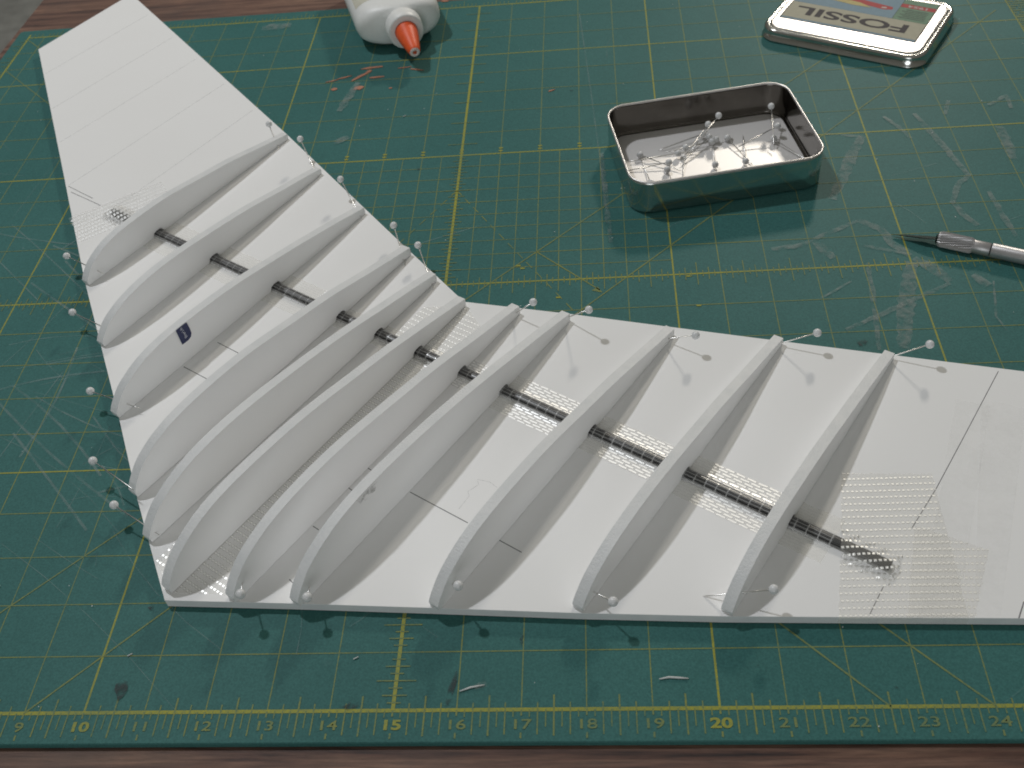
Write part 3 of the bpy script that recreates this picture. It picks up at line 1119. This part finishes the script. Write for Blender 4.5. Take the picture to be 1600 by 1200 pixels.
TP = [((295, 555), (635, 688), .14, .07, 'white pin alone at the short left end of the tin'),
      ((485, 605), (262, 650), .16, .09, 'upper of two white pin heads close behind the front left tin wall'), ((475, 652), (500, 720), .15, .12, 'lower of two white pin heads close behind the front left tin wall'), ((545, 545), (245, 597), .17, .10, 'pin lying left of the crossing pin, its tip at the left tin wall'),
      ((595, 507), (578, 700), .20, .08, 'pin crossing over others, its tip towards the front wall of the tin'),
      ((708, 418), (365, 545), .18, .07, 'flat pin whose head is the leftmost of the tight cluster in the tin'), ((748, 437), (520, 655), .22, .08, 'cluster pin slanting down to the front left wall of the tin'), ((770, 467), (410, 552), .22, .09, 'pin whose head is the nearest of the tight cluster in the tin'), ((795, 452), (440, 552), .16, .11, 'pin whose head is the rightmost of the tight cluster in the tin'),
      ((868, 443), (1035, 622), .15, .07, 'pin with its head in the bright middle of the tin floor'),
      ((790, 620), (770, 470), .15, .07, 'pin with its head close behind the middle of the front tin wall'),
      ((990, 597), (968, 400), .15, .08, 'pin behind the front tin wall pointing straight back'),
      ((1175, 450), (1345, 562), .16, .10, 'pin pointing at the right front corner of the tin'),
      ((1200, 365), (915, 518), .34, .08, 'long slanting pin leaning on the right tin wall'),
      ((743, 355), (560, 600), .46, .12, 'pin propped up on the clump against the dark back wall of the tin'),
      ((812, 297), (640, 520), .62, .16, 'pin with the highest head in the tin, standing out on the dark back wall'),
      ((1158, 235), (1180, 560), .62, .08, 'pin leaning up into the far right corner of the tin'),
      ((365, 740), (325, 645), .12, .07, 'pin whose head is hidden by the front left corner of the tin')]
for hp, tp, hz, tzz, lab in TP:
    H = tz(*hp, hz)
    T = tz(*tp, tzz)
    pin(H, T, lab or 'white headed pin in the tangled clump of pins in the left half of the tin', G3)

# ------------------------------------------------------------------ tin lid
LA = math.radians(150.0)
lx, ly = Vector((math.cos(LA), math.sin(LA), 0)), Vector((-math.sin(LA), math.cos(LA), 0))     # lx runs along the lettering, ly up the letters
LC = Vector((25.756, 20.167, 0))
lid = thing('tin_cover', (LC.x, LC.y, 0.012), 'silver tin lid lying print side up, lettering upside down', 'tin lid')
hx, hy = 2.265, 1.645
mb = MB()
mb.loft([tin_loop(LC, lx, ly, hx - i, hy - i, .52 - i * .6, z) for i, z in ((.045, .014), (.0, .016), (-.015, .03), (-.015, .05), (.02, .075), (.025, .26), (.035, .30), (.075, .335), (.12, .34), (.14, .325), (.16, .325), (.18, .345), (.21, .352))], True, True)
part('lid_body', mb.v, mb.f[:-1], M['tin'], lid, smooth=[len(fc) == 4 for fc in mb.f[:-1]])
mb = MB()
mb.loft([tin_loop(LC, lx, ly, hx - i, hy - i, .52 - i * .6, z) for i, z in ((.205, .3515), (.24, .354))], False, True)
part('lid_top', mb.v, mb.f, M['tin_satin'], lid)


def lp(x, y_, z):
    return LC + lx * x + ly * y_ + Vector((0, 0, z))


def lrect(name, x0, y0, x1, y1, z, mk):
    part(name, [lp(x0, y0, z), lp(x1, y0, z), lp(x1, y1, z), lp(x0, y1, z)], [(0, 1, 2, 3)], M[mk], lid)


# the print covers the far three quarters; top of the print lies towards the viewer
PX0, PX1, PYT, PYB = -1.80, 1.93, 0.86, -1.32
lrect('print_border', PX0 - .03, PYB - .03, PX1 + .03, PYT + .03, .3565, 'p_dark')
lrect('print_stripe', PX0, PYT - .09, PX1, PYT, .359, 'p_blue')
lrect('lettering_band', PX0, -.14, PX1, PYT - .095, .359, 'p_beige')
lrect('picture_field', PX0 + .94, PYB, PX1, -.145, .359, 'p_blue')
lrect('text_panel', PX0, -.86, PX0 + .93, -.145, .359, 'p_green')
lrect('date_band', PX0, -1.06, PX0 + .93, -.865, .359, 'p_red')
lrect('text_panel', PX0, PYB, PX0 + .93, -1.065, .359, 'p_green')
vs, fs = text_mesh('FOSSIL', 0.66, 1.0, 0.018)
xs = [p[0] for p in vs]
ys = [p[1] for p in vs]
sx_, sy_ = 3.10 / (max(xs) - min(xs)), 0.47 / (max(ys) - min(ys))
part('lettering', [lp((x - min(xs)) * sx_ - 1.42, (yy - min(ys)) * sy_ + .06, .361) for x, yy in vs], fs, M['p_dark'], lid, fix=False)
vs, fs = text_mesh('1954', 0.16, 1.8, 0.004)
part('lettering', [lp(PX0 + .46 + x, -.962 + yy, .361) for x, yy in vs], fs, M['p_pale'], lid, fix=False)
for q in range(6):
    lrect('print_line', PX0 + .12, -.30 - q * .09, PX0 + .82 - .1 * (q % 2), -.275 - q * .09, .361, 'p_dark')
# red and yellow shape in the picture field (a long tapered streak)
part('picture_shape', [lp(x, y_, .361) for x, y_ in ((-.72, -.62), (-.5, -.55), (.3, -.66), (1.1, -.74), (1.8, -.78), (1.8, -.98), (.4, -.92), (-.4, -.80), (-.7, -.76))], [tuple(range(9))], M['p_red'], lid)
part('picture_shape', [lp(x, y_, .363) for x, y_ in ((-.2, -.52), (.35, -.50), (1.1, -.60), (1.75, -.74), (1.0, -.78), (.2, -.70))], [tuple(range(6))], M['p_yellow'], lid)
part('picture_shape', [lp(x, y_, .363) for x, y_ in ((-.55, -.62), (-.42, -.60), (-.42, -.68), (-.55, -.70))], [tuple(range(4))], M['p_pale'], lid)

# ------------------------------------------------------------------ craft knife
K0 = at(1392, 367, 0.03)
Kh = at(1600, 402, 0.165)
Kc = at(1466, 372.5, 0.175)
kd = (Kh - Kc)
kd.z = 0
kd.normalize()
kup = Vector((0, 0, 1))
kside = kd.cross(kup)
knife = thing('craft_knife', (Kc.x, Kc.y, 0.012), 'metal craft knife with knurled collar and dark pointed blade lying on the mat', 'craft knife')


def lathe(base, ax, prof_, n=28):
    return [ring(base + ax * s, ax, r_, n) for s, r_ in prof_]


KB = Vector((Kc.x, Kc.y, 0.172))
kn = 22
loops = []
for q in range(13):
    s = 0.72 * q / 12
    lp_ = []
    for c in range(kn * 2):
        a = 2 * math.pi * c / (kn * 2) + s * 1.1
        r_ = 0.172 if c % 2 else 0.146
        if q in (0, 12):
            r_ = 0.148
        lp_.append(KB + kd * s + kside * (r_ * math.cos(a)) + kup * (r_ * math.sin(a)))
    loops.append(lp_)
mb = MB()
mb.loft(loops)
part('knurled_collar', mb.v, mb.f, M['alu'], knife)
mb = MB()
mb.loft(lathe(KB, kd, [(.70, .135), (.725, .140), (1.04, .140), (1.05, .132)]))
part('ferrule', mb.v, mb.f, M['alu'], knife, smooth=[len(fc) == 4 for fc in mb.f])
mb = MB()
mb.loft(lathe(KB, kd, [(1.045, .126), (1.075, .126)]))
part('groove', mb.v, mb.f, M['groove'], knife, smooth=[len(fc) == 4 for fc in mb.f])
mb = MB()
mb.loft(lathe(KB, kd, [(1.07, .145), (1.085, .152), (4.9, .152), (5.0, .12)]))
part('handle', mb.v, mb.f, M['alu'], knife, smooth=[len(fc) == 4 for fc in mb.f])
# jaws of the collet and the blade: flat pointed blade, rolled so that back and bevel both show
mb = MB()
mb.loft(lathe(KB, kd, [(-.05, .07), (-.03, .10), (.01, .125)], 18))
part('collet', mb.v, mb.f, M['blade'], knife, smooth=[len(fc) == 4 for fc in mb.f])
tip = Vector((K0.x, K0.y, 0.05))
bd = (KB - tip)
bl = bd.length
bd.normalize()
roll = math.radians(24)
bw_ = (kside * math.cos(roll) + kup * math.sin(roll))
bw_ = (bw_ - bd * bw_.dot(bd)).normalized()
bn = bd.cross(bw_).normalized()


def bp(s, wv_, tt):
    return tip + bd * s + bw_ * wv_ + bn * tt


vs = [bp(0, 0, 0)]
secs = [(.35 * bl, -.08, .065), (.70 * bl, -.155, .115), (bl * .98, -.165, .11)]
for s, w0, w1 in secs:
    vs += [bp(s, w0, 0), bp(s, w0 + .05, .011), bp(s, w1, .011), bp(s, w1, -.011), bp(s, w0 + .05, -.011)]
fs, fm = [], []
for c in range(5):
    fs.append((0, 1 + c, 1 + (c + 1) % 5))
    fm.append(1 if c in (0, 4) else 0)
for q in range(2):
    for c in range(5):
        a, b2 = 1 + q * 5 + c, 1 + q * 5 + (c + 1) % 5
        fs.append((a, b2, b2 + 5, a + 5))
        fm.append(1 if c in (0, 4) else 0)
fs.append((11, 12, 13, 14, 15))
fm.append(0)
part('blade', vs, fs, [M['blade'], M['blade_edge']], knife, fm)

# ------------------------------------------------------------------ glue bottle
BZ = 0.64
tipB = at(646.5, 77.5, BZ - 0.1)
colB = at(635, 50, BZ)
bdv = (tipB - colB)
bdv.z = 0
bdv.normalize()
bside = Vector((-bdv.y, bdv.x, 0))
CB = Vector((colB.x, colB.y, BZ))
bot = thing('glue_bottle', (CB.x - bdv.x * 3, CB.y - bdv.y * 3, 0.012), 'white plastic glue bottle lying down with orange nozzle', 'glue bottle')


def bsec(s, a, b_, dz=0.0, n=36, p=2.6, sh=0.0):
    out = []
    for q in range(n):
        an = 2 * math.pi * q / n
        ca, sa = math.cos(an), math.sin(an)
        x = a * math.copysign(abs(ca) ** (2 / p), ca)
        z = b_ * math.copysign(abs(sa) ** (2 / p), sa)
        out.append(CB - bdv * s + bside * (x + sh) + Vector((0, 0, z + dz)))
    return out


SH = -0.05
mb = MB()
mb.loft([bsec(s, a, b_, 0, sh=sh_, p=p_) for s, a, b_, sh_, p_ in ((.36, .50, .50, 0.02, 2.0), (.46, .56, .52, .0, 2.0), (.50, .82, .54, -.03, 2.2), (.56, 1.02, .565, SH, 2.3), (.68, 1.17, .59, SH, 2.5), (.85, 1.24, .612, SH, 2.7), (1.1, 1.26, .622, SH, 2.8), (4.6, 1.26, .622, SH, 2.8), (4.8, 1.2, .59, SH, 2.6), (4.86, 1.05, .5, SH, 2.6))])
part('bottle_body', mb.v, mb.f, M['bottle'], bot, smooth=True)
mb = MB()
mb.loft([ring(CB - bdv * s, bdv, r_, 36) for s, r_ in ((.44, .50), (.42, .54), (.03, .515), (.0, .49), (-.005, .46), (.02, .32))])
part('cap_collar', mb.v, mb.f, M['bottle'], bot, smooth=[len(fc) == 4 for fc in mb.f])
mb = MB()
tl = (tipB - colB).length
nz = (tipB - CB).normalized()
mb.loft([ring(CB + nz * s, nz, r_, 32) for s, r_ in ((-.02, .335), (.03, .33), (.12, .315), (.30, .295), (.55, .25), (.80, .205), (1.0, .165), (1.06, .135))])
part('nozzle', mb.v, mb.f, M['orange'], bot, smooth=[len(fc) == 4 for fc in mb.f])
mb = MB()
mb.loft([ring(CB + nz * s, nz, r_, 24) for s, r_ in ((1.045, .145), (1.075, .125), (1.08, .075), (1.06, .06))], False, True)
part('dried_glue_ring', mb.v, mb.f, M['dried'], bot, smooth=True)
lab_l = [bsec(s, 1.263, .626, 0, sh=SH, p=2.8) for s in (1.25, 2.2, 3.2, 4.3)]
idx = list(range(3, 16))
vs = [lp_[q] for lp_ in lab_l for q in idx]
k = len(idx)
fs = [(i * k + j, i * k + j + 1, (i + 1) * k + j + 1, (i + 1) * k + j) for i in range(3) for j in range(k - 1)]
part('paper_label', vs, fs, M['cream'], bot, smooth=True)
